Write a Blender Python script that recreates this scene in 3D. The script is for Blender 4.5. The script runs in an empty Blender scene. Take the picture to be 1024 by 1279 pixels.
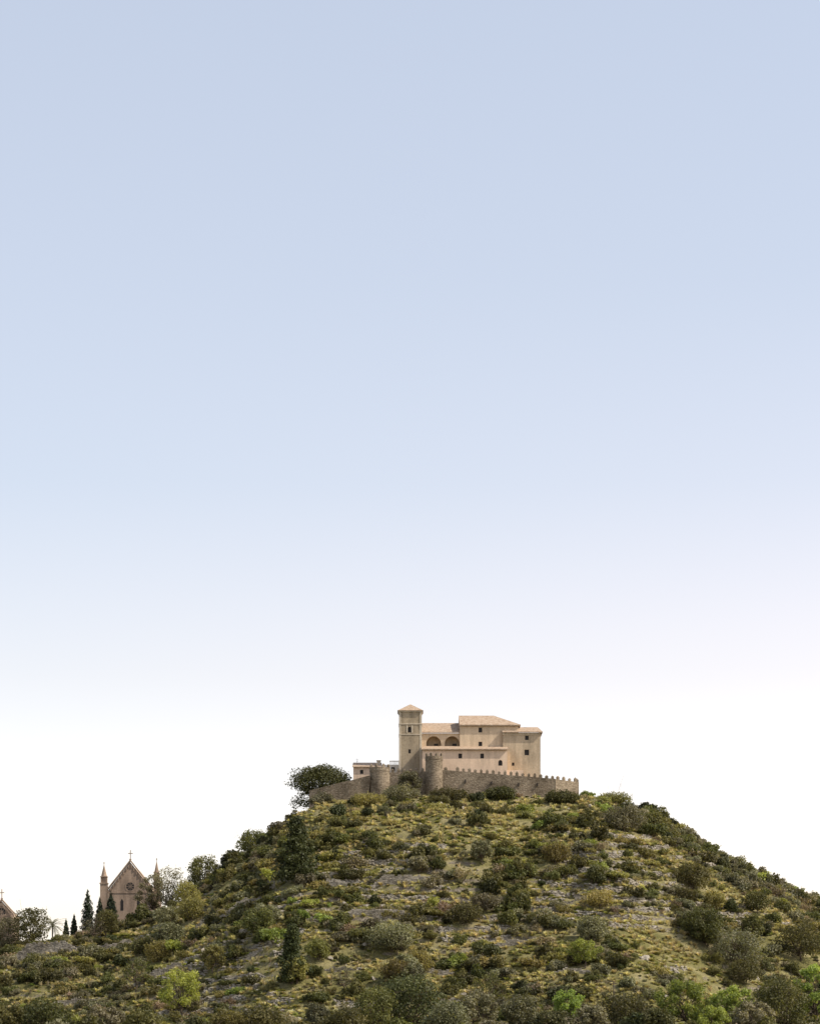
import bpy, math, numpy as np
from mathutils import Vector
R=np.random.RandomState
EYE=2.0; F=3000.0; HOR=1300.0
scene=bpy.context.scene
# ---------------------------------------------------------------- noise
def vn(x,y,seed=0):
    x=np.asarray(x,float);y=np.asarray(y,float)
    ix=np.floor(x).astype(np.int64);iy=np.floor(y).astype(np.int64)
    fx=x-ix;fy=y-iy;fx=fx*fx*(3-2*fx);fy=fy*fy*(3-2*fy)
    def h(a,b):
        k=(a*374761393+b*668265263+seed*982451)&0xffffffff
        k=((k^(k>>13))*1274126177)&0xffffffff
        k=k^(k>>16)
        return k/4294967295.0
    a=h(ix,iy);b=h(ix+1,iy);c=h(ix,iy+1);d=h(ix+1,iy+1)
    return ((a*(1-fx)+b*fx)*(1-fy)+(c*(1-fx)+d*fx)*fy)*2-1
def fbm(x,y,s,o=3,seed=0):
    r=0;a=1;t=0
    for i in range(o):
        r=r+a*vn(np.asarray(x)/s+17.3*i,np.asarray(y)/s-9.1*i,seed+i);t+=a;a*=.5;s*=.5
    return r/t
def ss(t):
    t=np.clip(t,0,1);return t*t*(3-2*t)
# ---------------------------------------------------------------- terrain
SX=[-2500,-400,-250,-150,-103,-91,-83,-71,-63,-57,-49,-43,-35,-28,-22,0,42,50,58,64,74,84,94,103,130,165,210,400,2500]
SZ=[0,0,3,15,24,26.5,28.5,30.5,33,37,41.5,46,50.5,56,59.5,61.5,61.5,59.5,57.5,54.5,48.5,44,38.5,34.5,24,12,4,0,0]
def H(x,y,info=False):
    x=np.asarray(x,float);y=np.asarray(y,float)
    S=np.interp(x,SX,SZ)
    B=np.clip((y-250)/180,0,1)*3*np.exp(-(x/260)**2)
    B=B*(1-ss((y-700)/200))
    yF=586+12*ss((np.abs(x-8)-32)/40)
    D=90+S
    t=np.clip((yF-y)/D,0,1)
    yB=630+40*ss((-x-40)/30)
    t2=np.clip((y-yB)/(D*1.1),0,1)
    t=np.maximum(t,t2)
    f=.5*(1-t)+.5*(.5+.5*np.cos(np.pi*t))
    z=B+np.maximum(S-B,0)*f
    hill=ss((z-3)/6)
    yard=(1-ss((np.abs(x-9)-34)/8))*(1-ss((np.abs(y-606)-19)/8))
    z=z+hill*(1-yard)*(fbm(x,y,34,3,3)*2.6+fbm(x,y,9,2,8)*.8*ss((590-y)/10))
    # terraces
    ph=fbm(x,y,60,2,21)*4.0+fbm(x,y,13,2,5)*.5
    st=2.4
    q=(z+ph)/st;k=np.floor(q);u=q-k
    pr=np.where(u<.82,u*.42,.82*.42+(u-.82)/.18*(1-.82*.42))
    zt=(k+pr)*st-ph
    m=np.clip(.68+fbm(x,y,22,3,33)*1.6,0,1)*hill*(1-yard)*(1-.75*ss((z-45)/10))
    if info: return u,m
    z=z*(1-m)+zt*m
    z=z+fbm(x,y,2.6,2,44)*.2*hill*(1-yard)
    far=ss((np.hypot(x,y-500)-700)/1500)
    z=z+far*(fbm(x,y,900,3,61))*14
    return z
def hz(x,y): return float(H(np.array([x]),np.array([y]))[0])
def march(px,py):
    ys=np.arange(300,640,.25)
    xs=(px-512)/F*ys; zs=EYE+(HOR-py)/F*ys
    g=H(xs,ys)-zs
    i=np.where(g>0)[0]
    if len(i)==0: i=[np.argmax(g)]
    y=ys[i[0]]
    return xs[i[0]],y,hz(xs[i[0]],y)
# ---------------------------------------------------------------- materials
def mat(name):
    m=bpy.data.materials.new(name);m.use_nodes=True
    nt=m.node_tree;b=nt.nodes['Principled BSDF'];b.inputs['Roughness'].default_value=.9
    b.inputs['Specular IOR Level'].default_value=.15
    return m,nt,b
def N(nt,t,**k):
    n=nt.nodes.new(t)
    for a,v in k.items(): setattr(n,a,v)
    return n
def noise(nt,scale,detail=4,rough=.6,vec=None):
    n=N(nt,'ShaderNodeTexNoise');n.inputs['Scale'].default_value=scale
    n.inputs['Detail'].default_value=detail;n.inputs['Roughness'].default_value=rough
    if vec is not None: nt.links.new(vec,n.inputs['Vector'])
    return n.outputs['Fac']
def ramp(nt,fac,stops):
    r=N(nt,'ShaderNodeValToRGB')
    e=r.color_ramp.elements
    while len(e)<len(stops): e.new(.5)
    for i,(p,c) in enumerate(stops):
        e[i].position=p;e[i].color=(*c,1) if len(c)==3 else c
    nt.links.new(fac,r.inputs['Fac']);return r.outputs['Color']
def mix(nt,f,a,b,mode='MIX'):
    n=N(nt,'ShaderNodeMix',data_type='RGBA',blend_type=mode)
    for s,v in ((n.inputs[0],f),(n.inputs[6],a),(n.inputs[7],b)):
        if isinstance(v,bpy.types.NodeSocket): nt.links.new(v,s)
        elif isinstance(v,tuple): s.default_value=(*v,1)
        else: s.default_value=v
    return n.outputs[2]
def bump(nt,b,h,s,d):
    n=N(nt,'ShaderNodeBump');n.inputs['Strength'].default_value=s;n.inputs['Distance'].default_value=d
    nt.links.new(h,n.inputs['Height']);nt.links.new(n.outputs[0],b.inputs['Normal'])
def pos(nt):
    return N(nt,'ShaderNodeNewGeometry').outputs['Position']
def plaster(name,c,dirt=.5):
    m,nt,b=mat(name);p=pos(nt)
    mp=N(nt,'ShaderNodeMapping');mp.inputs['Scale'].default_value=(1,1,.22)
    nt.links.new(p,mp.inputs['Vector'])
    a=noise(nt,.6,6,.65,mp.outputs[0]);d=noise(nt,2.2,5,.7,p)
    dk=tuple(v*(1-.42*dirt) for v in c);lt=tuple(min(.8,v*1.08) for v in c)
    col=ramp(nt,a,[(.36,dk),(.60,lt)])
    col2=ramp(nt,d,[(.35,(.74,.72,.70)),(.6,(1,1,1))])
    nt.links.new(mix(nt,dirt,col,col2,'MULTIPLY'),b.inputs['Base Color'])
    bump(nt,b,d,.3,.05);return m
def stone(name,c1,c2,c3,sc=1.6):
    m,nt,b=mat(name);p=pos(nt)
    mp=N(nt,'ShaderNodeMapping');mp.inputs['Scale'].default_value=(1,1,1.7)
    nt.links.new(p,mp.inputs['Vector'])
    v=N(nt,'ShaderNodeTexVoronoi');v.inputs['Scale'].default_value=sc;nt.links.new(mp.outputs[0],v.inputs['Vector'])
    sp=N(nt,'ShaderNodeSeparateColor');nt.links.new(v.outputs['Color'],sp.inputs[0])
    base=ramp(nt,sp.outputs[0],[(0,c1),(.5,c2),(1,c3)])
    big=ramp(nt,noise(nt,.22,5,.6,p),[(.32,(.6,.58,.55)),(.6,(1.1,1.08,1.05))])
    col=mix(nt,1.0,base,big,'MULTIPLY')
    jt=ramp(nt,v.outputs['Distance'],[(.35,(1,1,1)),(.75,(.6,.58,.55))])
    nt.links.new(mix(nt,.6,col,jt,'MULTIPLY'),b.inputs['Base Color'])
    bump(nt,b,v.outputs['Distance'],.5,-.12);return m
M_pink=plaster('plaster_pink',(.72,.545,.395),.4)
M_cream=plaster('plaster_cream',(.62,.49,.345),.45)
M_tan_shaded=plaster('plaster_tan_shaded',(.52,.415,.29),.6)  # darker cream: shade of east block and arcade back put into the colour
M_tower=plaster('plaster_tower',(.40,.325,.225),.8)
M_white=plaster('plaster_white',(.72,.65,.55),.3)
M_trim=plaster('trim_stone',(.56,.485,.375),.3)
M_wall=stone('fort_stone',(.20,.16,.115),(.27,.22,.16),(.33,.275,.205),2.0)
M_dry=stone('dry_stone',(.23,.21,.175),(.34,.31,.26),(.44,.405,.345),2.2)
M_church=plaster('church_sandstone',(.39,.29,.215),.85)
m,nt,b=mat('roof_tile');p=pos(nt)
w=N(nt,'ShaderNodeTexWave');w.inputs['Scale'].default_value=1.3;w.inputs['Distortion'].default_value=.4;nt.links.new(p,w.inputs['Vector'])
c=ramp(nt,noise(nt,1.6,5,.7,p),[(.3,(.30,.21,.14)),(.5,(.46,.34,.24)),(.7,(.54,.45,.34))])
c2=ramp(nt,w.outputs['Fac'],[(0,(.62,.58,.55)),(.5,(1,1,1))])
nt.links.new(mix(nt,.7,c,c2,'MULTIPLY'),b.inputs['Base Color']);bump(nt,b,w.outputs['Fac'],.5,.1);M_tile=m
m,nt,b=mat('window_dark');b.inputs['Base Color'].default_value=(.035,.03,.028,1);b.inputs['Roughness'].default_value=.35;M_win=m
m,nt,b=mat('iron');b.inputs['Base Color'].default_value=(.05,.045,.04,1);M_iron=m
m,nt,b=mat('bark');nt.links.new(ramp(nt,noise(nt,5,4,.7,pos(nt)),[(.3,(.06,.045,.03)),(.7,(.16,.125,.095))]),b.inputs['Base Color']);M_bark=m
def leafmat(name,dark,light,tr=.3,var=.35,g=1.2):
    dark=tuple(v*g for v in dark);light=tuple(v*g*1.06 for v in light)
    m,nt,b=mat(name)
    at=N(nt,'ShaderNodeAttribute',attribute_name='tone')
    oi=N(nt,'ShaderNodeObjectInfo')
    c=ramp(nt,at.outputs['Fac'],[(0,dark),(1,light)])
    hs=N(nt,'ShaderNodeHueSaturation');hs.inputs['Saturation'].default_value=.93
    mr=N(nt,'ShaderNodeMapRange');mr.inputs['To Min'].default_value=1-var;mr.inputs['To Max'].default_value=1+var
    nt.links.new(oi.outputs['Random'],mr.inputs['Value']);nt.links.new(mr.outputs[0],hs.inputs['Value'])
    ml=N(nt,'ShaderNodeMath',operation='MULTIPLY');ml.inputs[1].default_value=7.31
    fr=N(nt,'ShaderNodeMath',operation='FRACT');nt.links.new(oi.outputs['Random'],ml.inputs[0]);nt.links.new(ml.outputs[0],fr.inputs[0])
    mh=N(nt,'ShaderNodeMapRange');mh.inputs['To Min'].default_value=.468;mh.inputs['To Max'].default_value=.518
    nt.links.new(fr.outputs[0],mh.inputs['Value']);nt.links.new(mh.outputs[0],hs.inputs['Hue'])
    nt.links.new(c,hs.inputs['Color'])
    nt.links.new(hs.outputs[0],b.inputs['Base Color']);b.inputs['Roughness'].default_value=.6;b.inputs['Specular IOR Level'].default_value=.25
    t=N(nt,'ShaderNodeBsdfTranslucent')
    tc=mix(nt,1.0,hs.outputs[0],(1.6,1.55,.75),'MULTIPLY');nt.links.new(tc,t.inputs['Color'])
    ms=N(nt,'ShaderNodeMixShader');ms.inputs[0].default_value=tr
    nt.links.new(b.outputs[0],ms.inputs[1]);nt.links.new(t.outputs[0],ms.inputs[2])
    nt.links.new(ms.outputs[0],nt.nodes['Material Output'].inputs['Surface']);return m
L_dark=leafmat('leaf_evergreen',(.037,.041,.012),(.125,.122,.034),.32)
L_olive=leafmat('leaf_olive',(.074,.071,.036),(.19,.178,.098))
L_bright=leafmat('leaf_spring',(.11,.14,.025),(.24,.28,.055),.42,.3,1.15)
L_yel=leafmat('leaf_yellowgreen',(.105,.10,.028),(.23,.21,.066),.4)
L_brown=leafmat('leaf_dry',(.12,.09,.05),(.24,.185,.115))
L_pine=leafmat('leaf_pine',(.028,.034,.011),(.085,.090,.026),.22,.3,1.1)
L_cyp=leafmat('leaf_cypress',(.016,.024,.012),(.04,.055,.024),.12,.2,1.0)
L_grass=leafmat('grass_blade',(.25,.22,.11),(.49,.44,.27),.4,.3,1.1)
L_grass2=leafmat('grass_green',(.11,.12,.032),(.25,.25,.075),.4,.3)
# ground
m,nt,b=mat('hill_ground');g=N(nt,'ShaderNodeNewGeometry');p=g.outputs['Position']
veg=ramp(nt,noise(nt,.11,7,.65,p),[(.3,(.10,.098,.034)),(.47,(.17,.158,.062)),(.59,(.265,.235,.125)),(.76,(.32,.275,.18))])
fine=ramp(nt,noise(nt,1.7,6,.75,p),[(.3,(.45,.45,.4)),(.7,(1.3,1.25,1.15))])
veg=mix(nt,1,veg,fine,'MULTIPLY')
rk=ramp(nt,noise(nt,1.3,6,.7,p),[(.3,(.12,.10,.07)),(.55,(.25,.215,.165)),(.75,(.36,.33,.27))])
vv=N(nt,'ShaderNodeTexVoronoi');vv.inputs['Scale'].default_value=2.0;nt.links.new(p,vv.inputs['Vector'])
rk=mix(nt,.7,rk,ramp(nt,vv.outputs['Distance'],[(.3,(1,1,1)),(.8,(.4,.37,.33))]),'MULTIPLY')
sx=N(nt,'ShaderNodeSeparateXYZ');nt.links.new(g.outputs['Normal'],sx.inputs[0])
ma=N(nt,'ShaderNodeMath',operation='MULTIPLY_ADD');nt.links.new(noise(nt,.35,4,.6,p),ma.inputs[0]);ma.inputs[1].default_value=.7
nt.links.new(sx.outputs['Z'],ma.inputs[2])
mr=N(nt,'ShaderNodeMapRange');mr.inputs['From Min'].default_value=1.05;mr.inputs['From Max'].default_value=.93
nt.links.new(ma.outputs[0],mr.inputs['Value'])
nt.links.new(mix(nt,mr.outputs[0],veg,rk),b.inputs['Base Color'])
bump(nt,b,noise(nt,2.2,6,.75,p),.8,.4);M_ground=m
# ---------------------------------------------------------------- mesh helpers
def link(o,parent=None):
    scene.collection.objects.link(o)
    if parent: o.parent=parent
    return o
def mobj(name,v,f,mats,parent=None):
    me=bpy.data.meshes.new(name);me.from_pydata([tuple(a) for a in v],[],f)
    for k in (mats if isinstance(mats,(list,tuple)) else [mats]): me.materials.append(k)
    me.update();o=bpy.data.objects.new(name,me)
    return link(o,parent)
def empty(name,loc=(0,0,0)):
    o=bpy.data.objects.new(name,None);link(o);return o
class MB:
    def __init__(s): s.v=[];s.f=[]
    def poly(s,pts):
        n=len(s.v);s.v+=[tuple(p) for p in pts];s.f.append(tuple(range(n,n+len(pts))))
    def box(s,x0,x1,y0,y1,z0,z1):
        n=len(s.v)
        s.v+=[(x0,y0,z0),(x1,y0,z0),(x1,y1,z0),(x0,y1,z0),(x0,y0,z1),(x1,y0,z1),(x1,y1,z1),(x0,y1,z1)]
        for q in ((0,3,2,1),(4,5,6,7),(0,1,5,4),(1,2,6,5),(2,3,7,6),(3,0,4,7)): s.f.append(tuple(n+i for i in q))
    def prism(s,poly,ztops,zb):
        n=len(s.v);k=len(poly)
        s.v+=[(a,b,zb) for a,b in poly]
        if not hasattr(ztops,'__len__'): ztops=[ztops]*k
        s.v+=[(a,b,t) for (a,b),t in zip(poly,ztops)]
        s.f.append(tuple(n+i for i in reversed(range(k))));s.f.append(tuple(n+k+i for i in range(k)))
        for i in range(k):
            j=(i+1)%k;s.f.append((n+i,n+j,n+k+j,n+k+i))
    def pyr(s,poly,zb,apex):
        n=len(s.v);k=len(poly);s.v+=[(a,b,zb) for a,b in poly]+[tuple(apex)]
        for i in range(k): s.f.append((n+i,n+(i+1)%k,n+k))
        s.f.append(tuple(n+i for i in reversed(range(k))))
    def slab(s,pts,t):
        n=len(s.v);k=len(pts);s.v+=[tuple(p) for p in pts]+[(p[0],p[1],p[2]-t) for p in pts]
        s.f.append(tuple(range(n,n+k)));s.f.append(tuple(n+k+i for i in reversed(range(k))))
        for i in range(k):
            j=(i+1)%k;s.f.append((n+j,n+i,n+k+i,n+k+j))
    def obj(s,name,m,parent=None): return mobj(name,s.v,s.f,m,parent)
def block(name,x0,x1,y0,y1,z0,z1,m,parent,ops=(),dep=.35,pane=M_win):
    B=MB();P=MB()
    B.poly([(x1,y0,z0),(x1,y1,z0),(x1,y1,z1),(x1,y0,z1)])
    B.poly([(x0,y1,z0),(x0,y0,z0),(x0,y0,z1),(x0,y1,z1)])
    B.poly([(x1,y1,z0),(x0,y1,z0),(x0,y1,z1),(x1,y1,z1)])
    B.poly([(x0,y0,z1),(x1,y0,z1),(x1,y1,z1),(x0,y1,z1)])
    us=sorted(set([x0,x1]+[o[0]-o[1]/2 for o in ops]+[o[0]+o[1]/2 for o in ops]))
    zs=sorted(set([z0,z1]+[o[2] for o in ops]+[o[3] for o in ops]))
    for a,c in zip(us[:-1],us[1:]):
        for d,e in zip(zs[:-1],zs[1:]):
            mx=(a+c)/2;mz=(d+e)/2
            if any(abs(mx-o[0])<o[1]/2 and o[2]<mz<o[3] for o in ops): continue
            B.poly([(a,y0,d),(c,y0,d),(c,y0,e),(a,y0,e)])
    for o in ops:
        cx,w,zb,zt,kind=o[:5];dp=o[5] if len(o)>5 else dep
        r=w/2
        if kind=='arch':
            zc=zt-r;K=12
            arc=[(cx+r*math.cos(math.pi*i/K),zc+r*math.sin(math.pi*i/K)) for i in range(K+1)]
            for i in range(K):
                (ax,az),(bx,bz)=arc[i],arc[i+1]
                B.poly([(bx,y0,bz),(ax,y0,az),(ax,y0,zt),(bx,y0,zt)])
            con=[(cx-r,zb),(cx+r,zb)]+arc
        else: con=[(cx-r,zb),(cx+r,zb),(cx+r,zt),(cx-r,zt)]
        for i in range(len(con)):
            a=con[i];c=con[(i+1)%len(con)]
            if abs(a[0]-c[0])+abs(a[1]-c[1])<1e-6: continue
            B.poly([(a[0],y0,a[1]),(a[0],y0+dp,a[1]),(c[0],y0+dp,c[1]),(c[0],y0,c[1])])
        P.poly([(a[0],y0+dp,a[1]) for a in con])
    o=B.obj(name,m,parent)
    if ops: P.obj(name+'_panes',pane,parent)
    return o
# ---------------------------------------------------------------- terrain mesh
def axis(lo,hi,d,far,g=1.25):
    a=list(np.arange(lo,hi+d/2,d));s=d;x=hi
    while x<far: s*=g;x+=s;a.append(x)
    s=d;x=lo
    while x>-far: s*=g;x-=s;a.insert(0,x)
    return np.array(a)
ax=axis(-135,135,.8,9000);ay=axis(425,610,.4,9000)
X,Y=np.meshgrid(ax,ay);Z=H(X,Y)
nx,ny=len(ax),len(ay)
V=np.stack([X.ravel(),Y.ravel(),Z.ravel()],1)
idx=np.arange(nx*ny).reshape(ny,nx)
Q=np.stack([idx[:-1,:-1],idx[:-1,1:],idx[1:,1:],idx[1:,:-1]],-1).reshape(-1,4)
def npmesh(name,V,Q,mats,smooth=False,mi=None,tone=None,k=None):
    k=Q.shape[1]
    me=bpy.data.meshes.new(name);me.vertices.add(len(V));me.vertices.foreach_set('co',V.astype(np.float32).ravel())
    me.loops.add(Q.size);me.loops.foreach_set('vertex_index',Q.astype(np.int32).ravel())
    me.polygons.add(len(Q));me.polygons.foreach_set('loop_start',np.arange(0,Q.size,k,dtype=np.int32))
    me.polygons.foreach_set('loop_total',np.full(len(Q),k,dtype=np.int32))
    for a in mats: me.materials.append(a)
    if mi is not None: me.polygons.foreach_set('material_index',mi.astype(np.int32))
    if smooth: me.polygons.foreach_set('use_smooth',np.ones(len(Q),bool))
    if tone is not None:
        at=me.attributes.new('tone','FLOAT','FACE');at.data.foreach_set('value',tone.astype(np.float32))
    me.update(calc_edges=True);me.validate()
    return me
link(bpy.data.objects.new('hill_terrain',npmesh('hill_terrain',V,Q,[M_ground],True)))
# ---------------------------------------------------------------- foliage
def leaves(cl,n,size,rng,inner=.55,up=.25,elong=1.5):
    cl=np.array(cl,float)
    wgt=(cl[:,3]*cl[:,4]+cl[:,3]*cl[:,5]);wgt/=wgt.sum()
    ci=rng.choice(len(cl),n,p=wgt);c=cl[ci]
    d=rng.normal(size=(n,3));d/=np.linalg.norm(d,axis=1)[:,None]
    rad=inner+(1.08-inner)*rng.rand(n)**.6
    lump=1+.18*np.sin(d[:,0]*5+ci)*np.sin(d[:,1]*6+ci*2)*1.0+.12*rng.normal(size=n)*.6
    P=c[:,:3]+d*c[:,3:6]*(rad*lump)[:,None]
    nn=d*.7+rng.normal(size=(n,3))*.6+np.array([0,0,up]);nn/=np.linalg.norm(nn,axis=1)[:,None]
    t=np.cross(nn,rng.normal(size=(n,3)));t/=np.linalg.norm(t,axis=1)[:,None]
    bt=np.cross(nn,t)
    s=size*(.55+.9*rng.rand(n))[:,None]
    V=np.stack([P-t*s*elong*.5,P-bt*s*.5+nn*s*.12,P+t*s*elong*.5,P+bt*s*.5+nn*s*.12],1).reshape(-1,3)
    Q=np.arange(4*n).reshape(n,4)
    tone=np.clip(.45*rng.rand(n)+.55*c[:,6]+.08*rng.normal(size=n),0,1)
    return V,Q,tone
def tube(pts,rad,seg=6):
    pts=np.array(pts,float);V=[];Q=[]
    for i,(p,r) in enumerate(zip(pts,rad)):
        d=pts[min(i+1,len(pts)-1)]-pts[max(i-1,0)];d/=np.linalg.norm(d)+1e-9
        a=np.cross(d,[1,.1,.2]);a/=np.linalg.norm(a)+1e-9;b=np.cross(d,a)
        for k in range(seg):
            an=2*math.pi*k/seg;V.append(p+r*(a*math.cos(an)+b*math.sin(an)))
    for i in range(len(pts)-1):
        for k in range(seg):
            Q.append((i*seg+k,i*seg+(k+1)%seg,(i+1)*seg+(k+1)%seg,(i+1)*seg+k))
    return np.array(V),np.array(Q)
def combine(parts):
    Vs=[];Qs=[];mi=[];tn=[];o=0
    for V,Q,m,t in parts:
        Vs.append(V);Qs.append(Q+o);o+=len(V);mi.append(np.full(len(Q),m));tn.append(t if t is not None else np.zeros(len(Q)))
    return np.concatenate(Vs),np.concatenate(Qs),np.concatenate(mi),np.concatenate(tn)
def limb(a,b,r0,r1,rng,n=5,w=.08):
    a=np.array(a,float);b=np.array(b,float);L=np.linalg.norm(b-a)
    pts=[a+(b-a)*i/n+(rng.normal(size=3)*w*L*.5 if 0<i<n else 0) for i in range(n+1)]
    return tube(pts,[r0+(r1-r0)*i/n for i in range(n+1)],5)
def tree_mesh(name,h,w,kind,lm,seed,leaf=.28,nl=None):
    rng=R(seed);parts=[];cl=[];r0=max(.12,h*.028)
    def br(a,b,ra,rb,ww=.08): V,Q=limb(a,b,ra,rb,rng,5,ww);parts.append((V,Q,0,None))
    inner=.45;up=.25;el=1.5
    if kind in('broad','sparse','bare'):
        fork=np.array([rng.normal()*.03*h,rng.normal()*.03*h,h*(.18 if kind=='broad' else .28)])
        br((0,0,-.6),fork,r0,r0*.8)
        nc={'broad':24,'sparse':22,'bare':14}[kind]
        for i in range(nc):
            th=2.399*i+rng.rand()*.7;zz=(i+.5)/nc;rr=math.sqrt(max(0.05,1-(zz*1.7-.75)**2))*w*.5*(.5+.5*rng.rand())
            c=np.array([math.cos(th)*rr*.85,math.sin(th)*rr*.85,h*((.22 if kind=='broad' else .32)+(.66 if kind=='broad' else .58)*zz)])
            cr=w*(.11+.09*rng.rand())*(1 if kind=='broad' else .75)
            cl.append([*c,cr,cr,cr*.75,rng.rand()])
            mid=fork*.4+c*.6+np.array([0,0,-h*.06]);br(fork,mid,r0*.42,r0*.2,.1);br(mid,c,r0*.2,.03,.12)
            for j in range(4 if kind!='broad' else 2):
                br(mid if j%2 else c*.7+mid*.3,c+rng.normal(size=3)*cr*1.0,r0*.1,.02,.1)
        n={'broad':4600,'sparse':1700,'bare':260}[kind];inner=.25 if kind!='broad' else .45
    elif kind=='umbrella':
        fork=np.array([w*.04,0,h*.35]);br((0,0,-.8),fork,r0*1.2,r0*.8)
        for i in range(46):
            th=2.399*i;q=math.sqrt((i+.5)/46);rr=q*w*.43*(.8+.3*rng.rand())
            c=np.array([math.cos(th)*rr,math.sin(th)*rr,h*(.90-.34*q**2.5)+rng.normal()*h*.035])
            cr=w*(.08+.06*rng.rand());cl.append([*c,cr*1.15,cr*1.15,cr*.8,rng.rand()])
            if i%2==0: 
                mid=fork*.35+c*.65+np.array([0,0,-h*.07]);br(fork,mid,r0*.4,r0*.2);br(mid,c,r0*.2,.04)
        for i in range(38):
            th=i*.9;rr=w*(.08+.32*rng.rand());cr=w*.10;cl.append([math.cos(th)*rr,math.sin(th)*rr,h*(.10+.45*rng.rand()),cr,cr,cr*.8,rng.rand()*.6])
        n=15000;up=.5
    elif kind=='conifer':
        top=np.array([rng.normal()*.02*h,0,h*.98]);br((0,0,-.6),top,r0,.04,.02)
        k=40
        for i in range(k):
            t=(i+.5)/k;zz=h*(.06+.90*t);rr=w*.5*(1-t)**.55*(.45+.75*rng.rand());th=2.399*i+rng.rand()
            for s in (.95,.5):
                cr=w*(.09+.08*(1-t)) if s>.9 else w*(.12+.07*(1-t))
                cl.append([math.cos(th)*rr*s*.85,math.sin(th)*rr*s*.85,zz-(s-.5)*h*.02,cr,cr,cr*.6,rng.rand()])
            br((0,0,zz),(math.cos(th)*rr*.9,math.sin(th)*rr*.9,zz-h*.01),r0*.22,.03,.03)
        n=6500
    elif kind=='cypress':
        br((0,0,-.6),(0,0,h*.9),r0*.7,.04,.01)
        for i in range(26):
            t=(i+.5)/26;rr=w*.5*math.sin(math.pi*min(1,(t*.86+.14))**.75)**.8*.9+.03;th=2.4*i
            cl.append([math.cos(th)*rr*.3,math.sin(th)*rr*.3,h*(.05+.93*t),rr*.8,rr*.8,h*.05,rng.rand()])
        n=3200;el=2.0
    elif kind=='palm':
        br((0,0,-.5),(0,0,h*.75),.22,.17,.01)
        Vp=[];Qp=[]
        for i in range(26):
            th=2.399*i;elv=1.2-1.6*i/26;L=h*.5;pts=[]
            for s in range(7):
                u=s/6;pts.append(np.array([math.cos(th)*L*u*math.cos(elv*(1-u*.6)),math.sin(th)*L*u*math.cos(elv*(1-u*.6)),h*.75+L*u*math.sin(elv)-L*.45*u*u]))
            sd_=np.array([-math.sin(th),math.cos(th),0])
            for s in range(6):
                for sg in(-1,1):
                    for q in (0,.5):
                        a=pts[s]*(1-q)+pts[s+1]*q;b_=a+(pts[s+1]-pts[s])*.4;tip=(a+b_)/2+sd_*sg*L*.2*(1-abs(s-2.5)/4)+(pts[s+1]-pts[s])*.8-np.array([0,0,.15])
                        k0=len(Vp);Vp+=[a,b_,tip,tip*.98+a*.02];Qp.append((k0,k0+1,k0+2,k0+3))
        V,Q=np.array(Vp),np.array(Qp);parts.append((V,Q,1,rng.rand(len(Q))))
        V,Q,mi,tn=combine(parts);return npmesh(name,V,Q,[M_bark,lm],False,mi,tn)
    n=nl or n
    V,Q,t=leaves(cl,n,leaf,rng,inner,up,el);parts.append((V,Q,1,t))
    V,Q,mi,tn=combine(parts)
    return npmesh(name,V,Q,[M_bark,lm],False,mi,tn)
EXC=[]
def tree(name,px,py,hpx,wpx,kind,lm,seed,leaf=.28,at=None,nl=None):
    """at=None: py is where the foot stands on the slope; otherwise py is the crown top of a tree standing at depth `at`"""
    if at is None: x,y,z=march(px,py)
    else: x,y=(px-512)/F*at,at;z=hz(x,y)
    h=hpx*y/F;w=wpx*y/F
    if at is not None: h=EYE+(HOR-(py-hpx))/F*at-z
    h=max(h,2.0)
    o=link(bpy.data.objects.new(name,tree_mesh(name,h,w,kind,lm,seed,leaf,nl)))
    o.location=(x,y,z);o.rotation_euler=(0,0,seed*1.3);EXC.append((x,y,w*.3+.5));return o
# ---------------------------------------------------------------- castle sanctuary
S=empty('hilltop_sanctuary')
k=.2
def cx(px): return (px-512)*k
def cz(py): return EYE+(HOR-py)*k
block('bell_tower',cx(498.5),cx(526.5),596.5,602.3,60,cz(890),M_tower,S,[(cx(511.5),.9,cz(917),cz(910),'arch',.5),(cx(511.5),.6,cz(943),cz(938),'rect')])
B=MB()
for z,t,pr in ((cz(890),.3,.22),(cz(906),.22,.12),(cz(919),.2,.1)):
    B.box(cx(498.5)-pr,cx(526.5)+pr,596.5-pr,602.3+pr,z-t,z)
B.obj('tower_cornices',M_trim,S)
B=MB()
for x in (cx(498.5)-.04,cx(526.5)-.46):
    B.box(x,x+.5,596.44,596.9,60,cz(891.9));
B.box(cx(511.5)-.8,cx(511.5)-.47,596.42,596.8,cz(917.5),cz(908.5));B.box(cx(511.5)+.47,cx(511.5)+.8,596.42,596.8,cz(917.5),cz(908.5))
B.obj('tower_quoins',M_trim,S)
x0,x1=cx(498.5)-.4,cx(526.5)+.4
B=MB();B.pyr([(x0,596.0),(x1,596.0),(x1,602.8),(x0,602.8)],cz(890)+.01,((x0+x1)/2,599.4,cz(880)));B.obj('tower_roof',M_tile,S)
block('arcade_wing',cx(526.5),cx(574),599,606,60,cz(916.5),M_cream,S,
  [(cx(541.5),3.7,cz(938),cz(920),'arch',2.6),(cx(564.5),3.7,cz(938),cz(920),'arch',2.6),],pane=M_tan_shaded)
B=MB()
for c in (541.5,564.5):
    B.box(cx(c)-2.1,cx(c)+2.1,598.86,599.0,cz(938),cz(936.5))
B.obj('arcade_sills',M_trim,S)
B=MB()
for c in (541.5,564.5): B.box(cx(c)+.1,cx(c)+1.1,601.5,601.59,cz(938)+.2,cz(928))
B.obj('arcade_doors',M_win,S)
B=MB();B.slab([(cx(526.8),598.5,cz(916.3)+.25),(cx(574),598.5,cz(916.3)+.25),(cx(574),606.2,cz(904)+1.0),(cx(526.8),606.2,cz(904)+1.0)],.28);B.obj('arcade_roof',M_tile,S)
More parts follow.
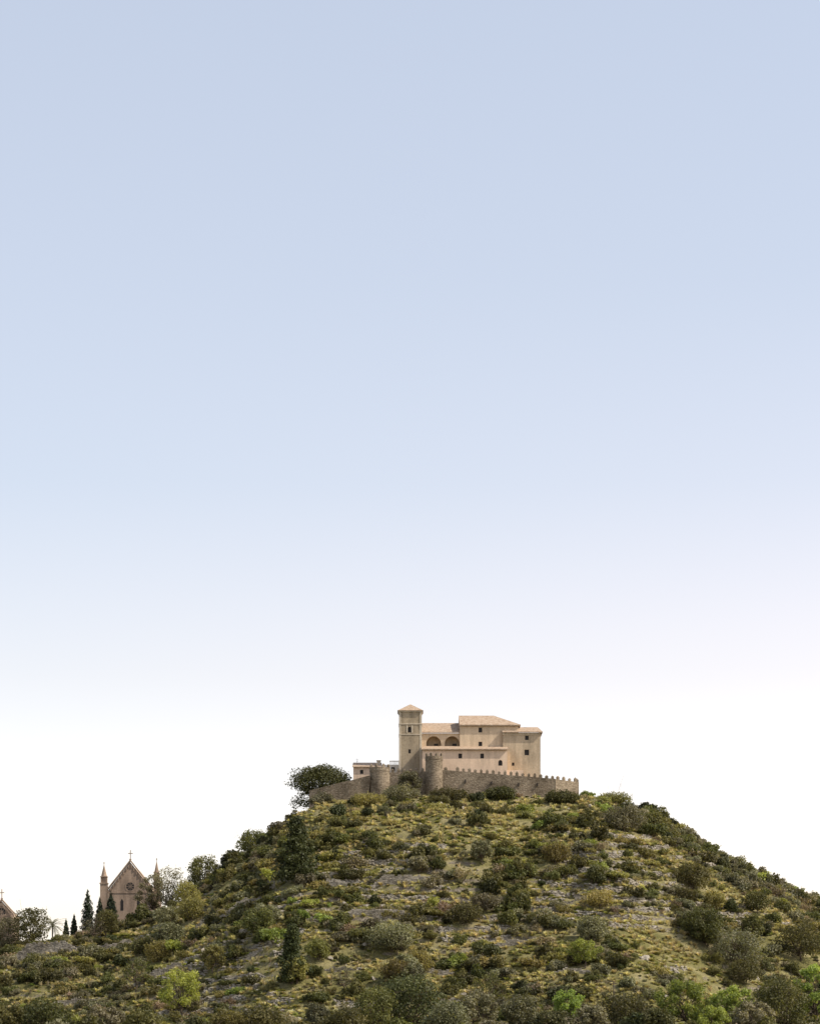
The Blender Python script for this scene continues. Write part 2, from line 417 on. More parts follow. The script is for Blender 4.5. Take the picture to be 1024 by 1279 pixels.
block('nave_block',cx(574),cx(647),598.2,610,60,cz(908),M_cream,S,
  [(cx(599.5),.9,cz(916),cz(909.8),'rect'),(cx(599.5),.9,cz(933),cz(927.5),'rect')])
B=MB();e=.5;xa,xb=cx(574)-.15,cx(647)+e;ya,yb=597.6,610.6;zl=cz(908)+.03;zr=cz(896)+1.0;xr=cx(617)
B.slab([(xa,ya,zl+.25),(xb,ya,zl+.25),(xr,604.1,zr),(xa,604.1,zr)],.25)
B.slab([(xb,yb,zl+.25),(xa,yb,zl+.25),(xa,604.1,zr-.002),(xr,604.1,zr-.002)],.25)
B.slab([(xb,ya,zl+.249),(xb,yb,zl+.249),(xr,604.1,zr-.001)],.25)
B.poly([(xa+.15,ya+.6,zl),(xa+.15,yb-.6,zl),(xa+.15,604.1,zr-.26)])
B.obj('nave_roof',M_tile,S)
block('east_block',cx(627.5),cx(674),597.2,608,60,cz(917),M_tan_shaded,S,  # same facing as the nave; its darker shade is painted by the plaster
  [(cx(657),.9,cz(926),cz(920.5),'rect'),(cx(657),1.1,cz(945),cz(938),'rect'),(cx(640),.6,cz(958),cz(954),'rect')])
B=MB();B.slab([(cx(626.5),596.5,cz(916)+.0),(cx(676.5),596.5,cz(916)+.0),(cx(672),603,cz(909)+.55),(cx(626.5),603,cz(909)+.55)],.25)
B.slab([(cx(676.5),596.5,cz(916)-.001),(cx(676.5),608.6,cz(916)-.001),(cx(672),603,cz(909)+.549)],.25)
B.obj('east_roof',M_tile,S)
B=MB();B.box(cx(627.4)-.12,cx(674)+.12,597.06,597.3,cz(917)-.5,cz(917)-.12);B.obj('east_cornice',M_trim,S)
block('front_range',cx(527),cx(632),593.6,597.1,60,cz(940.5),M_pink,S,
  [(cx(545),.8,cz(951),cz(945.5),'rect'),(cx(574),.9,cz(951),cz(945),'rect'),(cx(601),.9,cz(951),cz(945),'rect'),(cx(623.5),1.0,cz(960),cz(953),'arch')])
B=MB();B.slab([(cx(526),593.0,cz(940)+.1),(cx(633),593.0,cz(940)+.1),(cx(633),599,cz(937.5)+1.0),(cx(526),599,cz(937.5)+1.0)],.22);B.obj('front_roof',M_tile,S)
B=MB();B.box(cx(632),cx(652),594.5,597.1,60,cz(965));B.obj('east_annex',M_pink,S)
B=MB();B.box(cx(655),cx(658.5),602,602.7,cz(912),cz(907));B.box(cx(473)-.45,cx(473)+.45,600,600.9,cz(957),cz(950.5));B.box(cx(473)-.6,cx(473)+.6,599.85,601.05,cz(950.5),cz(949.5))
B.box(cx(553),cx(555.5),603.5,604.2,cz(912),cz(904));B.obj('chimneys',M_trim,S)
block('west_house',cx(441.5),cx(476),597.5,603,60,cz(959.5),M_pink,S,[(cx(452),.8,cz(968),cz(963),'rect'),(cx(466),.8,cz(968),cz(963),'rect')])
B=MB();B.slab([(cx(440.5),597,cz(959.5)+.1),(cx(476.5),597,cz(959.5)+.1),(cx(476.5),603.4,cz(955)+.9),(cx(440.5),603.4,cz(955)+.9)],.2);B.obj('west_roof',M_tile,S)
block('west_gatehouse',cx(476),cx(498.4),598.4,603.2,60,cz(956),M_white,S,[(cx(482),.9,cz(964),cz(959),'rect'),(cx(491),.9,cz(964),cz(959),'rect')])
B=MB()
for i in range(8): B.box(cx(487)+i*.3,cx(487)+i*.3+.12,598.5,598.62,cz(956),cz(952))
B.box(cx(487)-.1,cx(498.3),598.45,598.7,cz(952),cz(951));B.obj('terrace_balustrade',M_white,S)
B=MB();B.box(cx(446),cx(446)+.06,600,600.06,cz(957),cz(947));B.box(cx(446)-.4,cx(446)+.45,600.01,600.05,cz(949)-.04,cz(949)+.02);B.box(cx(446)-.25,cx(446)+.3,600.01,600.05,cz(951)-.04,cz(951)+.02);B.obj('tv_aerial',M_iron,S)
# ---------------------------------------------------------------- fortress wall
FW=empty('fortress_wall')
def merlon(B,x,y,ux,uy,w,t,z0,h):
    vx,vy=-uy,ux
    poly=[(x-ux*w/2-vx*t/2,y-uy*w/2-vy*t/2),(x+ux*w/2-vx*t/2,y+uy*w/2-vy*t/2),(x+ux*w/2+vx*t/2,y+uy*w/2+vy*t/2),(x-ux*w/2+vx*t/2,y-uy*w/2+vy*t/2)]
    B.prism(poly,z0+h*.62,z0-.15);B.pyr(poly,z0+h*.62,(x,y,z0+h))
def wall(name,p,q,za,zb,t=1.0,mer=True,pitch=1.45,mw=.72,mh=1.05):
    B=MB();dx,dy=q[0]-p[0],q[1]-p[1];L=math.hypot(dx,dy);ux,uy=dx/L,dy/L;vx,vy=-uy,ux
    n=max(1,int(L/pitch));rr=R(int(L*10))
    B.prism([(p[0],p[1]),(q[0],q[1]),(q[0]+vx*t,q[1]+vy*t),(p[0]+vx*t,p[1]+vy*t)],[za,zb,zb,za],52)
    if mer:
        for i in range(n):
            if rr.rand()<.06: continue
            s=(i+.5)/n
            merlon(B,p[0]+dx*s+vx*.25,p[1]+dy*s+vy*.25,ux,uy,mw*(.85+.3*rr.rand()),.4,za+(zb-za)*s,mh*(.75+.4*rr.rand()))
    B.obj(name,M_wall,FW)
def rtower(name,x,y,r,zt,nm=9,taper=.08):
    B=MB();K=28
    def ring(rad,z): return [(x+rad*math.cos(2*math.pi*i/K),y+rad*math.sin(2*math.pi*i/K),z) for i in range(K)]
    rs=[(r*(1+taper),54),(r,zt-1.0),(r+.08,zt-.9),(r+.08,zt)]
    for (a,b),(c,d) in zip(rs[:-1],rs[1:]):
        A=ring(a,b);C=ring(c,d)
        for i in range(K): B.poly([A[i],A[(i+1)%K],C[(i+1)%K],C[i]])
    B.poly(ring(r+.08,zt))
    for i in range(nm):
        th=2*math.pi*(i+.5)/nm
        merlon(B,x+(r-.15)*math.cos(th),y+(r-.15)*math.sin(th),-math.sin(th),math.cos(th),.62,.4,zt,.95)
    B.obj(name,M_wall,FW)
wall('wall_west',(cx(388),592.5),(cx(437),590.5),cz(991),cz(980),mer=False)
wall('wall_west_mid',(cx(437),590.5),(cx(462),590),cz(980.5),cz(974),mer=False)
rtower('tower_west',cx(475),591.5,2.45,cz(964),8)
wall('wall_gate',(cx(487),591),(cx(531),590),cz(970),cz(969))
rtower('tower_keep',cx(541.5),589.5,2.1,cz(951.5),8,.06)
wall('wall_south',(cx(552),589.5),(cx(690),588.5),cz(967.5),cz(979))
wall('wall_southeast',(cx(690),588.45),(cx(720),592.5),cz(979.5),cz(981))
wall('wall_east',(cx(720),592.5),(cx(722),615),cz(981),cz(978))
B=MB()
for px_,z_ in ((580,984),(612,986),(645,988),(668,988)): B.box(cx(px_)-.12,cx(px_)+.12,588.3,589.6,cz(z_),cz(z_-4))
B.obj('arrow_slits',M_win,FW)
# ---------------------------------------------------------------- churches
def cross(B,x,y,z,h):
    B.box(x-.1,x+.1,y-.1,y+.1,z,z+h);B.box(x-h*.27,x+h*.27,y-.09,y+.09,z+h*.58,z+h*.58+.2)
    B.box(x-.28,x+.28,y-.28,y+.28,z-.25,z)
def pinn(B,x,y,w,z0,z1,zt):
    B.box(x-w/2,x+w/2,y-w/2,y+w/2,z0,z1)
    B.box(x-w/2-.15,x+w/2+.15,y-w/2-.15,y+w/2+.15,z1,z1+.3)
    zz=z1+.3
    for sx_ in(-1,1):
        for sy_ in(-1,1): 
            a,b_=x+sx_*w*.36,y+sy_*w*.36;B.box(a-.14,a+.14,b_-.14,b_+.14,zz,zz+1.5)
    B.box(x-w*.3,x+w*.3,y-w*.3,y+w*.3,zz,zz+1.5)
    B.box(x-w/2,x+w/2,y-w/2,y+w/2,zz+1.5,zz+1.75)
    poly=[(x+w*.42*math.cos(math.pi/4*i),y+w*.42*math.sin(math.pi/4*i)) for i in range(8)]
    B.pyr(poly,zz+1.75,(x,y,zt));B.box(x-.07,x+.07,y-.07,y+.07,zt-.3,zt+.6);B.box(x-.22,x+.22,y-.06,y+.06,zt+.2,zt+.34)
def church(name,x,y,w,zapex,zsh,zb,L,turr,rot=0):
    C=empty(name);C.location=(x,y,0);C.rotation_euler=(0,0,rot);h=w/2
    B=MB()
    pts=[(-h,zb),(h,zb),(h,zsh),(0,zapex),(-h,zsh)]
    for yy,rev in((0,False),(1.0,True)):
        P=[(a,yy,b) for a,b in pts];B.poly(P if not rev else P[::-1])
    for i in range(5):
        a=pts[i];c=pts[(i+1)%5];B.poly([(a[0],0,a[1]),(a[0],1,a[1]),(c[0],1,c[1]),(c[0],0,c[1])])
    B.obj('facade',M_church,C)
    B=MB()
    for s in(-1,1):
        n=9
        P=[(s*(h+.4),-.25,zsh-.15),(0,-.25,zapex+.28),(0,-.25,zapex+.75),(s*(h+.4),-.25,zsh+.32)]
        Pb=[(a,1.2,c) for a,_,c in P]
        B.poly(P if s>0 else P[::-1]);B.poly(Pb[::-1])
        for i in range(4): B.poly([P[i],P[(i+1)%4],Pb[(i+1)%4],Pb[i]])
        for i in range(n):
            t=(i+.5)/n;xx=s*h*(1-t);zz=zsh+(zapex-zsh)*t-.25
            B.box(xx-.14,xx+.14,-.2,0,zz-.8,zz)
    for xx in(-h+.35,h-.35): B.box(xx-.35,xx+.35,-.35,0,zb,zsh-.4)
    B.box(-h,h,-.12,0,zsh-.35,zsh-.1)
    cross(B,0,.4,zapex+.9,2.4);B.obj('cornice_and_cross',M_church,C)
    B=MB();K=20
    rz=zsh+(zapex-zsh)*.18
    B.poly([(1.1*math.cos(2*math.pi*i/K),-.02,rz+1.1*math.sin(2*math.pi*i/K)) for i in range(K)])
    for a in(-2.2,2.2): 
        if h>3: B.poly([(a-.4,-.02,zsh-5),(a+.4,-.02,zsh-5),(a+.4,-.02,zsh-2.5),(a,-.02,zsh-1.8),(a-.4,-.02,zsh-2.5)])
    B.obj('windows',M_win,C)
    B=MB()
    for i in range(K):
        a0=2*math.pi*i/K;a1=2*math.pi*(i+1)/K
        B.poly([(r_*math.cos(a_),-.06,rz+r_*math.sin(a_)) for r_,a_ in((1.1,a0),(1.4,a0),(1.4,a1),(1.1,a1))])
    for i in range(4):
        a=math.pi*i/4;dx,dz=math.cos(a),math.sin(a);px_,pz_=-dz*.06,dx*.06
        B.poly([(-dx*1.1-px_,-.05,rz-dz*1.1-pz_),(dx*1.1-px_,-.05,rz+dz*1.1-pz_),(dx*1.1+px_,-.05,rz+dz*1.1+pz_),(-dx*1.1+px_,-.05,rz-dz*1.1+pz_)])
    B.obj('rose_tracery',M_church,C)
    B=MB();B.box(-h+.3,h-.3,1,L,zb,zsh-.6);B.obj('nave_walls',M_church,C)
    B=MB()
    for s in(-1,1):
        P=[(s*h,1,zsh-.6),(s*h,L+.3,zsh-.6),(0,L+.3,zapex-.7),(0,1,zapex-.7)];B.slab(P if s<0 else P[::-1],.25)
    B.obj('nave_roof',M_tile,C)
    B=MB()
    for (tx,ty,tw,z1,zt) in turr: pinn(B,tx,ty,tw,zb,z1,zt)
    B.obj('pinnacles',M_church,C)
    return C
kc=640/F
def X2(px): return (px-512)*kc
def Z2(py): return EYE+(HOR-py)*kc
church('gothic_church',X2(163),640,X2(192)-X2(134),Z2(1077),Z2(1114),26,24,
   [(X2(130)-X2(163),.6,1.9,Z2(1104),Z2(1079)),(X2(194)-X2(163),4,1.5,Z2(1098),Z2(1073))])
church('cemetery_chapel',X2(2.5),640,6.2,Z2(1126),Z2(1142),20,12,[],0)
EXC+= [(X2(163),642,8),(X2(3),642,5)]
# ---------------------------------------------------------------- dry stone walls
WEX=[]
def drywall(px0,px1,py,hpx):
    x,y,z=march((px0+px1)/2,py)
    kk=y/F;xa=(px0-512)*kk;xb=(px1-512)*kk;hh=hpx*kk;L=xb-xa
    rng=R(int(px0));B=MB();sd_=int(px0)
    fy=lambda a: y+math.sin(a*.12+px0)*.8
    zz=z-2.5
    ts=np.linspace(xa,xb,40);gs=[hz(a,fy(a)-.5) for a in ts]
    def top(a):
        t=z+hh*(1+.10*float(vn(a*.5,3.3,sd_)))
        t=min(t,np.interp(a,ts,gs)+hh*1.3)
        e=min(a-xa,xb-a)/2.5
        return t-(hh*.6*(1-e) if e<1 else 0)
    while zz<z+hh+.2:
        sh=.22+.14*rng.rand();a=xa+rng.rand()*.3
        while a<xb:
            l=.3+.45*rng.rand();c=min(a+l,xb);mx=(a+c)/2;g0=np.interp(mx,ts,gs)
            if zz+sh<top(mx)+.08*rng.normal() and zz+sh>g0-.3:
                yy=fy(mx)+.05*rng.normal();j=.03*rng.rand()
                B.box(a+.012,c-.012,yy-.05,yy+.6,zz+.01,zz+sh-j)
            a+=l
        zz+=sh
    if B.v: B.obj('dry_stone_wall',M_dry);WEX.append((xa+1,xb-1,y-3.4,y+.8))
for a in [(466,540,1106,14),(428,516,1150,15),(300,384,1112,10),(272,345,1131,10),(20,98,1193,17),(240,290,1150,9),(395,440,1108,10),(700,745,1128,7),(60,150,1256,9),(250,330,1262,9),(180,240,1212,9),(300,350,1190,8),(560,630,1130,7),(600,660,1180,8),(400,450,1215,8),(120,175,1182,8),(520,575,1214,8),(800,850,1150,7),(690,740,1216,7),(380,425,1168,8)]: drywall(*a)
# ---------------------------------------------------------------- named trees
tree('stone_pine_tree',401,957,0,82,'umbrella',L_pine,3,.28,at=599)
tree('pine_tree',371,1102,84,62,'conifer',L_pine,5,.34,nl=9000)
tree('pine_tree',365,1228,76,46,'conifer',L_pine,6,.3,nl=8000)
tree('round_oak_tree',254,1066,0,46,'broad',L_dark,7,.26,at=600)
tree('oak_tree',318,1038,0,52,'broad',L_dark,8,.28,at=592)
tree('oak_tree',402,1006,0,34,'broad',L_olive,108,.26,at=582)
tree('oak_tree',512,962,0,34,'broad',L_olive,109,.24,at=586)
tree('oak_tree',500,985,0,58,'broad',L_olive,110,.24,at=580)
tree('oak_tree',462,1000,0,52,'broad',L_yel,111,.24,at=576)
tree('carob_tree',625,985,0,40,'broad',L_dark,112,.24,at=583)
tree('carob_tree',700,990,0,44,'broad',L_dark,113,.24,at=581)
tree('almond_tree',733,990,0,22,'sparse',L_bright,114,.22,at=590)
tree('oak_tree',765,994,0,50,'broad',L_yel,115,.24,at=588)
tree('carob_tree',560,1014,0,60,'broad',L_dark,116,.24,at=574)
tree('olive_tree',212,1078,0,50,'broad',L_olive,9,.24,at=606,nl=3000)
tree('olive_tree',190,1086,0,44,'sparse',L_olive,10,.24,at=610,nl=3200)
tree('oak_tree',40,1130,0,46,'broad',L_dark,11,.26,at=600)
tree('oak_tree',8,1142,0,40,'broad',L_olive,12,.26,at=604)
tree('palm_tree',66,1146,0,30,'palm',L_olive,13,.24,at=612)
for px_,tp,w_ in ((110,1110,20),(125,1120,15),(139,1113,19),(93,1142,10),(83,1148,9)):
    tree('cypress_tree',px_,tp,0,w_,'cypress',L_cyp,px_,.24,at=628,nl=4600)
tree('almond_tree',228,1276,70,62,'sparse',L_bright,21,.24,nl=4200)
tree('almond_tree',266,1218,40,40,'sparse',L_yel,22,.24,nl=2600)
tree('carob_tree',170,1240,44,40,'bare',L_dark,23,.24,nl=700)
tree('almond_tree',428,1242,36,36,'bare',L_olive,24,.22)
tree('fig_tree',118,1178,36,36,'bare',L_olive,25,.2)
tree('almond_tree',730,1210,38,48,'sparse',L_bright,26,.24,nl=2600)
tree('oak_tree',880,1178,46,60,'broad',L_dark,27,.26)
tree('oak_tree',920,1212,52,80,'broad',L_olive,28,.26)
tree('oak_tree',740,1180,36,50,'broad',L_olive,42,.26)
tree('oak_tree',865,1112,34,50,'broad',L_dark,43,.26)
tree('oak_tree',780,1040,34,54,'broad',L_olive,44,.26)
tree('oak_tree',490,1190,36,64,'broad',L_olive,45,.26)
tree('oak_tree',322,1170,34,50,'broad',L_dark,46,.26)
tree('oak_tree',212,1185,34,44,'broad',L_olive,47,.26)
tree('oak_tree',610,1262,50,50,'bare',L_dark,29,.24,nl=900)
tree('carob_tree',1000,1200,50,66,'broad',L_dark,30,.26)
rt=R(77)
for i in range(34):
    px_=rt.uniform(120,1010);py_=rt.uniform(1060,1240)
    if py_<1060+abs(px_-600)*.2: continue
    tree(['oak_tree','carob_tree','olive_tree'][i%3],px_,py_,rt.uniform(22,36),rt.uniform(30,50),['broad','broad','sparse'][i%3],[L_dark,L_yel,L_olive][i%3],300+i,.24,nl=3000)
def fg(name,px,top,wpx,kind,lm,seed,at,nl=None): tree(name,px,top,0,wpx,kind,lm,seed,.25,at=at,nl=nl)
fg('almond_tree',855,1220,76,'sparse',L_bright,31,418,5800)
fg('almond_tree',915,1228,58,'sparse',L_bright,32,412,5000)
fg('almond_tree',708,1232,54,'sparse',L_bright,33,420,4000)
fg('pine_tree',515,1214,100,'broad',L_pine,34,416,8000)
fg('carob_tree',470,1230,60,'broad',L_dark,35,410)
fg('olive_tree',650,1242,48,'broad',L_olive,36,415)
fg('olive_tree',397,1252,38,'broad',L_olive,37,415)
fg('carob_tree',975,1218,90,'broad',L_dark,38,405,6500)
fg('almond_tree',1014,1198,58,'sparse',L_bright,39,414,5200)
fg('olive_tree',600,1236,64,'sparse',L_olive,40,408,4500)
fg('carob_tree',780,1240,76,'broad',L_dark,41,404)
fg('olive_tree',940,1250,60,'sparse',L_olive,50,398,4500)
fg('almond_tree',890,1256,50,'sparse',L_bright,51,395,4000)
fg('olive_tree',560,1250,60,'broad',L_olive,52,398)
fg('carob_tree',330,1258,70,'broad',L_dark,53,400)
fg('carob_tree',60,1250,80,'broad',L_dark,54,402)
fg('olive_tree',130,1256,60,'sparse',L_olive,55,402,4500)
fg('carob_tree',10,1252,50,'broad',L_dark,56,400)
fg('carob_tree',285,1262,50,'broad',L_yel,57,398)
fg('olive_tree',740,1254,50,'sparse',L_olive,58,396,4000)
fg('carob_tree',430,1262,60,'broad',L_dark,59,396)
fg('carob_tree',690,1262,60,'broad',L_pine,60,394)
fg('carob_tree',180,1262,50,'broad',L_dark,61,398)
fg('carob_tree',820,1258,50,'broad',L_pine,62,396)
x,y,z=march(766,1262);B=MB()
V_,Q_=tube([(x,y,z-.5),(x,y,z+5.5)],[.14,.09],8);B.v=[tuple(v) for v in V_];B.f=[tuple(int(i) for i in q) for q in Q_];B.box(x-.7,x+.7,y-.06,y+.06,z+4.9,z+5.05);B.obj('utility_pole',M_bark)
# ---------------------------------------------------------------- scatter
def scatter(name,P,rot,scl,ix,coll):
    me=bpy.data.meshes.new(name);me.vertices.add(len(P));me.vertices.foreach_set('co',P.astype(np.float32).ravel())
    for nm,tp,d,key in(('rot','FLOAT_VECTOR',rot,'vector'),('scl','FLOAT_VECTOR',scl,'vector'),('idx','INT',ix,'value')):
        a=me.attributes.new(nm,tp,'POINT');a.data.foreach_set(key,(d.astype(np.float32) if tp!='INT' else d.astype(np.int32)).ravel())
    o=link(bpy.data.objects.new(name,me))
    ng=bpy.data.node_groups.new(name+'_gn','GeometryNodeTree')
    ng.interface.new_socket('Geometry',in_out='INPUT',socket_type='NodeSocketGeometry')
    ng.interface.new_socket('Geometry',in_out='OUTPUT',socket_type='NodeSocketGeometry')
    n=ng.nodes;l=ng.links
    gi=n.new('NodeGroupInput');go=n.new('NodeGroupOutput');iop=n.new('GeometryNodeInstanceOnPoints')
    ci=n.new('GeometryNodeCollectionInfo');ci.inputs['Collection'].default_value=coll
    ci.inputs['Separate Children'].default_value=True;ci.inputs['Reset Children'].default_value=True
    def na(nm,tp):
        q=n.new('GeometryNodeInputNamedAttribute');q.data_type=tp;q.inputs['Name'].default_value=nm;return q.outputs['Attribute']
    er=n.new('FunctionNodeEulerToRotation')
    l.new(na('rot','FLOAT_VECTOR'),er.inputs[0]);l.new(er.outputs[0],iop.inputs['Rotation'])
    l.new(na('scl','FLOAT_VECTOR'),iop.inputs['Scale']);l.new(na('idx','INT'),iop.inputs['Instance Index'])
    l.new(gi.outputs[0],iop.inputs['Points']);l.new(ci.outputs[0],iop.inputs['Instance']);iop.inputs['Pick Instance'].default_value=True
    l.new(iop.outputs[0],go.inputs[0])
    md=o.modifiers.new('scatter','NODES');md.node_group=ng
    return o
def proto_coll(name,meshes):
    c=bpy.data.collections.new(name)
    for i,me in enumerate(meshes): c.objects.link(bpy.data.objects.new('%s_%02d'%(name,i),me))
    return c
def shrub(name,lm,seed,n=950,leaf=.2,tall=1.0,loose=0):
    rng=R(seed);cl=[];parts=[]
    k=rng.randint(7,13)
    for i in range(k):
        th=rng.rand()*6.28;rr=1.2*math.sqrt(rng.rand());r=.34+.42*rng.rand()
        z=(.3+1.05*rng.rand()*(1-rr*.45))*tall
        cl.append([math.cos(th)*rr,math.sin(th)*rr,z,r,r,r*.8*tall,rng.rand()])
        V,Q=limb((0,0,-.3),cl[-1][:3],.06,.02,rng,4,.1);parts.append((V,Q,0,None))
    V,Q,t=leaves(cl,n,leaf,rng,.45 if not loose else .1);parts.append((V,Q,1,t))
    V,Q,mi,tn=combine(parts);return npmesh(name,V,Q,[M_bark,lm],False,mi,tn)
def tuft(name,lm,seed,n=70,h=1.0,sp=.55,w=.07):
    rng=R(seed);th=rng.rand(n)*6.28;le=sp*(.2+rng.rand(n));hh=h*(.5+.6*rng.rand(n))
    b=np.stack([np.cos(th)*.15,np.sin(th)*.15,np.full(n,-.1)],1);d=np.stack([np.cos(th),np.sin(th),np.zeros(n)],1);s=np.stack([-np.sin(th),np.cos(th),np.zeros(n)],1)
    mid=b+d*(le*.45)[:,None]+np.array([0,0,1])*(hh*.75)[:,None];tip=b+d*(le*1.1)[:,None]+np.array([0,0,1])*(hh)[:,None]*.95
    V=np.stack([b-s*w,b+s*w,mid+s*w*.8,mid-s*w*.8,tip+s*w*.3,tip-s*w*.3],1).reshape(-1,3)
    q0=np.arange(n)*6;Q=np.concatenate([np.stack([q0,q0+1,q0+2,q0+3],1),np.stack([q0+3,q0+2,q0+4,q0+5],1)])
    t=np.tile(rng.rand(n),2);return npmesh(name,V,Q,[lm],False,None,t)
SH=proto_coll('shrub',[shrub('shrub_a',L_dark,1,1300,.18),shrub('shrub_b',L_dark,2,1300,.18),shrub('shrub_c',L_dark,3,1300,.18,tall=1.3),shrub('shrub_d',L_olive,4,1300,.17),
  shrub('shrub_e',L_olive,5,1300,.17,tall=.8),shrub('shrub_f',L_yel,6,1100,.18,tall=.8),shrub('shrub_g',L_bright,7,700,.18),shrub('shrub_h',L_brown,8,420,.16,1.1,1),shrub('shrub_i',L_yel,9,900,.17,.6),shrub('shrub_j',L_pine,10,1300,.18,1.2)])
TU=proto_coll('tuft',[tuft('tuft_a',L_grass,1),tuft('tuft_b',L_grass,2,60,.8,.7),tuft('tuft_c',L_grass2,3,70,.6,.6),tuft('tuft_d',L_grass2,4,50,.5,.5),tuft('tuft_e',L_grass,5,40,1.2,.4,.05)])
def ok(x,y,r=0,walls=True):
    m=np.ones(len(x),bool)
    m&=~((x>-26)&(x<43)&(y>587.0)&(y<626))
    for (a,b_,c_) in EXC: m&=((x-a)**2+(y-b_)**2)>(c_+r*.5)**2
    if walls:
        for (a,b_,c_,d_) in WEX: m&=~((x>a)&(x<b_)&(y>c_)&(y<d_))
    return m
rng=R(11)
n=33000;x=rng.uniform(-150,150,n);y=rng.uniform(395,680,n)
hh_=H(x,y);u_,m_=H(x,y,True)
d=.56+fbm(x,y,12,3,71)*1.6+fbm(x,y,50,2,75)*.5
d+=.30*ss((hh_-34)/14)+.4*ss((440-y)/15)-.12*ss((-x-15)/30)*ss((560-y)/20)
d+=m_*np.where((u_>.93)|(u_<.22),.55,-.28)
keep=(rng.rand(n)<np.clip(d,.05,1)*.55)&ok(x,y,1.0);x=x[keep];y=y[keep];n=len(x);d=d[keep]
zz=H(x,y);sc=.40+1.2*rng.rand(n)**1.9;sc*=1+.2*ss((450-y)/20);sc*=.8+.35*ss(d)
sc*=np.where((y>574)&(x>-26)&(x<44),.62,1)
kindn=fbm(x,y,20,2,90)+rng.normal(size=n)*.45
ix=np.where(kindn>.33,rng.choice([3,4,3,4,7],n),np.where(kindn<-.52,rng.choice([5,8,6],n,p=[.48,.36,.16]),rng.choice([0,1,2,9,3,5],n,p=[.27,.25,.16,.10,.13,.09])))
sl=np.stack([sc*(.85+.4*rng.rand(n)),sc*(.85+.4*rng.rand(n)),sc*(.8+.55*rng.rand(n))],1)
scatter('hillside_shrubs',np.stack([x,y,zz-.12],1),np.stack([rng.normal(size=n)*.12,rng.normal(size=n)*.12,rng.rand(n)*6.28],1),sl,ix,SH)
n=26000;x=rng.uniform(-140,140,n);y=rng.uniform(420,640,n)
keep=(rng.rand(n)<np.clip(.55+fbm(x,y,11,2,171)*1.0,.05,.9))&ok(x,y);x=x[keep];y=y[keep];n=len(x);zz=H(x,y);sc=.16+.34*rng.rand(n)**2
scatter('low_scrub',np.stack([x,y,zz-.05],1),np.stack([rng.normal(size=n)*.1,rng.normal(size=n)*.1,rng.rand(n)*6.28],1),np.stack([sc,sc,sc*.9],1),rng.choice([0,3,5,8,4,7,6],n,p=[.24,.2,.15,.14,.13,.07,.07]),SH)
n=90000;x=rng.uniform(-140,140,n);y=rng.uniform(420,650,n)
keep=(rng.rand(n)<np.clip(.6+fbm(x,y,9,3,271)*1.1,.08,1))&ok(x,y,0,False);x=x[keep];y=y[keep];n=len(x);zz=H(x,y);sc=.45+.75*rng.rand(n)
gk=fbm(x,y,18,2,301)+rng.normal(size=n)*.4+.08
scatter('grass_tufts',np.stack([x,y,zz],1),np.stack([rng.normal(size=n)*.15,rng.normal(size=n)*.15,rng.rand(n)*6.28],1),np.stack([sc,sc,sc*.85],1),np.where(gk>0,rng.choice([0,1,4],n),rng.choice([2,3,1],n)),TU)
def rock(name,seed,sq=0):
    import bmesh
    bm=bmesh.new();bmesh.ops.create_icosphere(bm,subdivisions=2,radius=.5);r=R(seed);a=r.rand(3)*9
    for v in bm.verts:
        if sq:
            q=max(abs(v.co.x),abs(v.co.y),abs(v.co.z));v.co*=.5*(.45/q)+.5
            v.co*=1+.06*r.normal();v.co.z*=.7
        else:
            s=1+.35*math.sin(v.co.x*6+a[0])*math.cos(v.co.y*7+a[1])+.12*r.normal();v.co*=s;v.co.z*=.65
    me=bpy.data.meshes.new(name);bm.to_mesh(me);bm.free();me.materials.append(M_dry);return me
RO=proto_coll('rock',[rock('rock_a',1),rock('rock_b',2),rock('rock_c',3)])
n=3200;x=rng.uniform(-140,140,n);y=rng.uniform(430,630,n);keep=(rng.rand(n)<np.clip(.35+fbm(x,y,13,2,371)*1.3,.02,1))&ok(x,y);x=x[keep];y=y[keep];n=len(x)
sc=.4+1.5*rng.rand(n)**4
scatter('limestone_rocks',np.stack([x,y,H(x,y)],1),np.stack([rng.normal(size=n)*.3,rng.normal(size=n)*.3,rng.rand(n)*6.28],1),np.stack([sc*1.3,sc,sc],1),rng.randint(0,3,n),RO)
# field-stone facing of the terrace risers
FS=proto_coll('field_stone',[rock('stone_a',11,1),rock('stone_b',12,1),rock('stone_c',13,1)])
n=420000;x=rng.uniform(-125,125,n);y=rng.uniform(432,592,n);u_,m_=H(x,y,True)
keep=(u_>.82)&(m_>.62)&(fbm(x,y,16,2,411)>-.12);x=x[keep];y=y[keep];k2=ok(x,y);x=x[k2];y=y[k2];n=len(x)
sc=.42+.3*rng.rand(n)
scatter('terrace_retaining_walls',np.stack([x,y,H(x,y)],1),np.stack([rng.normal(size=n)*.08,rng.normal(size=n)*.08,rng.normal(size=n)*.25],1),np.stack([sc*1.4,sc,sc],1),rng.randint(0,3,n),FS)
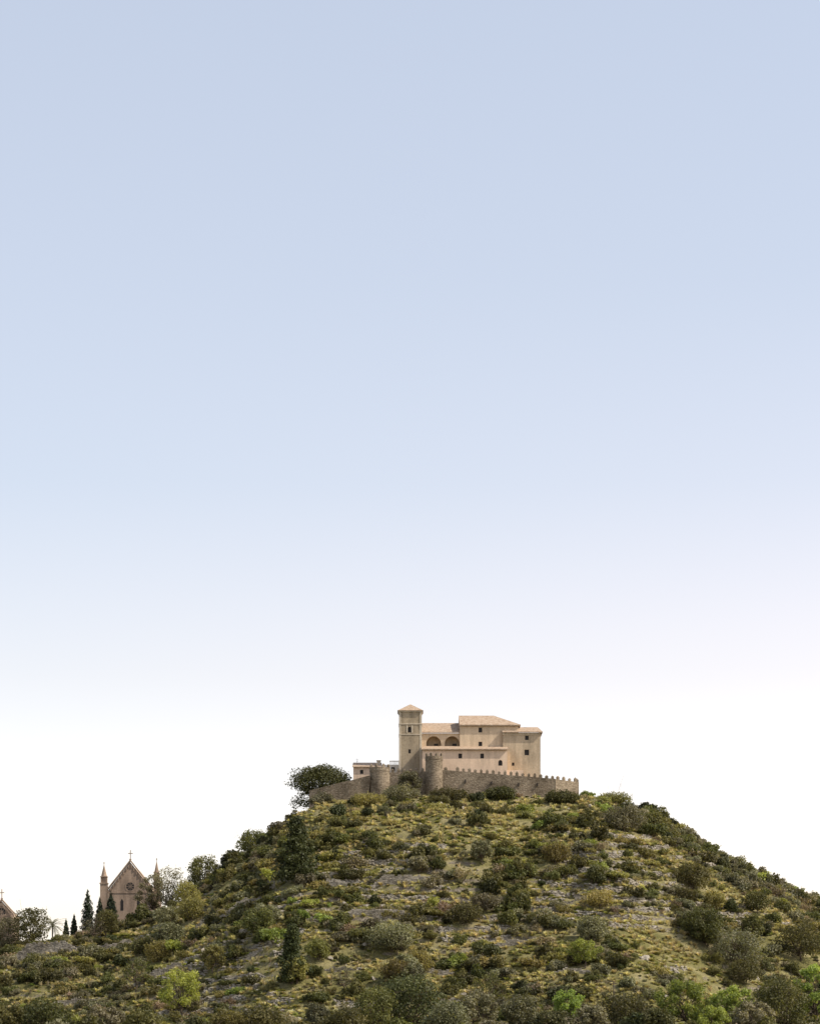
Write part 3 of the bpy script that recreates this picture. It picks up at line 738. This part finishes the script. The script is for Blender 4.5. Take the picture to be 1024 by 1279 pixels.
# ---------------------------------------------------------------- light
EL,AZ=math.radians(45),math.radians(106)
w=bpy.data.worlds.new('World');scene.world=w;w.use_nodes=True;nt=w.node_tree
bg=nt.nodes['Background'];sk=nt.nodes.new('ShaderNodeTexSky');sk.sky_type='NISHITA';sk.sun_disc=False
sk.sun_elevation=EL;sk.sun_rotation=AZ;sk.air_density=1.0;sk.dust_density=2.0;sk.ozone_density=1.0;sk.altitude=100
STR=.13
tc=N(nt,'ShaderNodeTexCoord');sp=N(nt,'ShaderNodeSeparateXYZ');nt.links.new(tc.outputs['Generated'],sp.inputs[0])
hzr=ramp(nt,sp.outputs['Z'],[(0,(.76,.62,.54)),(.085,(.74,.61,.53)),(.15,(.54,.435,.36)),(.225,(.41,.37,.335)),(.40,(.38,.37,.36)),(.7,(.18,.18,.18)),(1,(.08,.08,.08))])
dt=N(nt,'ShaderNodeVectorMath',operation='DOT_PRODUCT');nt.links.new(tc.outputs['Generated'],dt.inputs[0])
dt.inputs[1].default_value=(math.sin(AZ),math.cos(AZ),0)
gl=N(nt,'ShaderNodeMapRange');gl.inputs['From Min'].default_value=-.42;gl.inputs['From Max'].default_value=.5;gl.inputs['To Min'].default_value=.0;gl.inputs['To Max'].default_value=.3
nt.links.new(dt.outputs['Value'],gl.inputs['Value'])
lo=ramp(nt,sp.outputs['Z'],[(0,(1,.8,.74)),(.17,(1,.6,.52)),(.3,(0,0,0))])
glc=mix(nt,1.0,lo,gl.outputs[0],'MULTIPLY')
hsum=mix(nt,1.0,hzr,glc,'ADD')
hsc=N(nt,'ShaderNodeVectorMath',operation='SCALE');nt.links.new(hsum,hsc.inputs[0]);hsc.inputs['Scale'].default_value=1/STR
ad=N(nt,'ShaderNodeVectorMath',operation='ADD');nt.links.new(sk.outputs[0],ad.inputs[0]);nt.links.new(hsc.outputs[0],ad.inputs[1])
nt.links.new(ad.outputs[0],bg.inputs['Color']);bg.inputs['Strength'].default_value=STR
sd=bpy.data.lights.new('sun','SUN');sd.energy=5.0;sd.angle=math.radians(.5);sd.color=(1,.92,.80)
so=bpy.data.objects.new('sun',sd);link(so)
dv=Vector((math.sin(AZ)*math.cos(EL),math.cos(AZ)*math.cos(EL),math.sin(EL)))
so.rotation_euler=dv.to_track_quat('Z','Y').to_euler();so.location=(100,300,300)
# ---------------------------------------------------------------- camera
cd=bpy.data.cameras.new('camera');cd.sensor_fit='VERTICAL';cd.sensor_height=36;cd.lens=F*36/1279
cd.shift_y=(HOR-639.5)/1279;cd.clip_start=1;cd.clip_end=30000
co=bpy.data.objects.new('camera',cd);link(co);co.location=(0,0,EYE);co.rotation_euler=(math.pi/2,0,0);scene.camera=co
scene.view_settings.view_transform='Standard';scene.view_settings.look='None';scene.view_settings.exposure=0
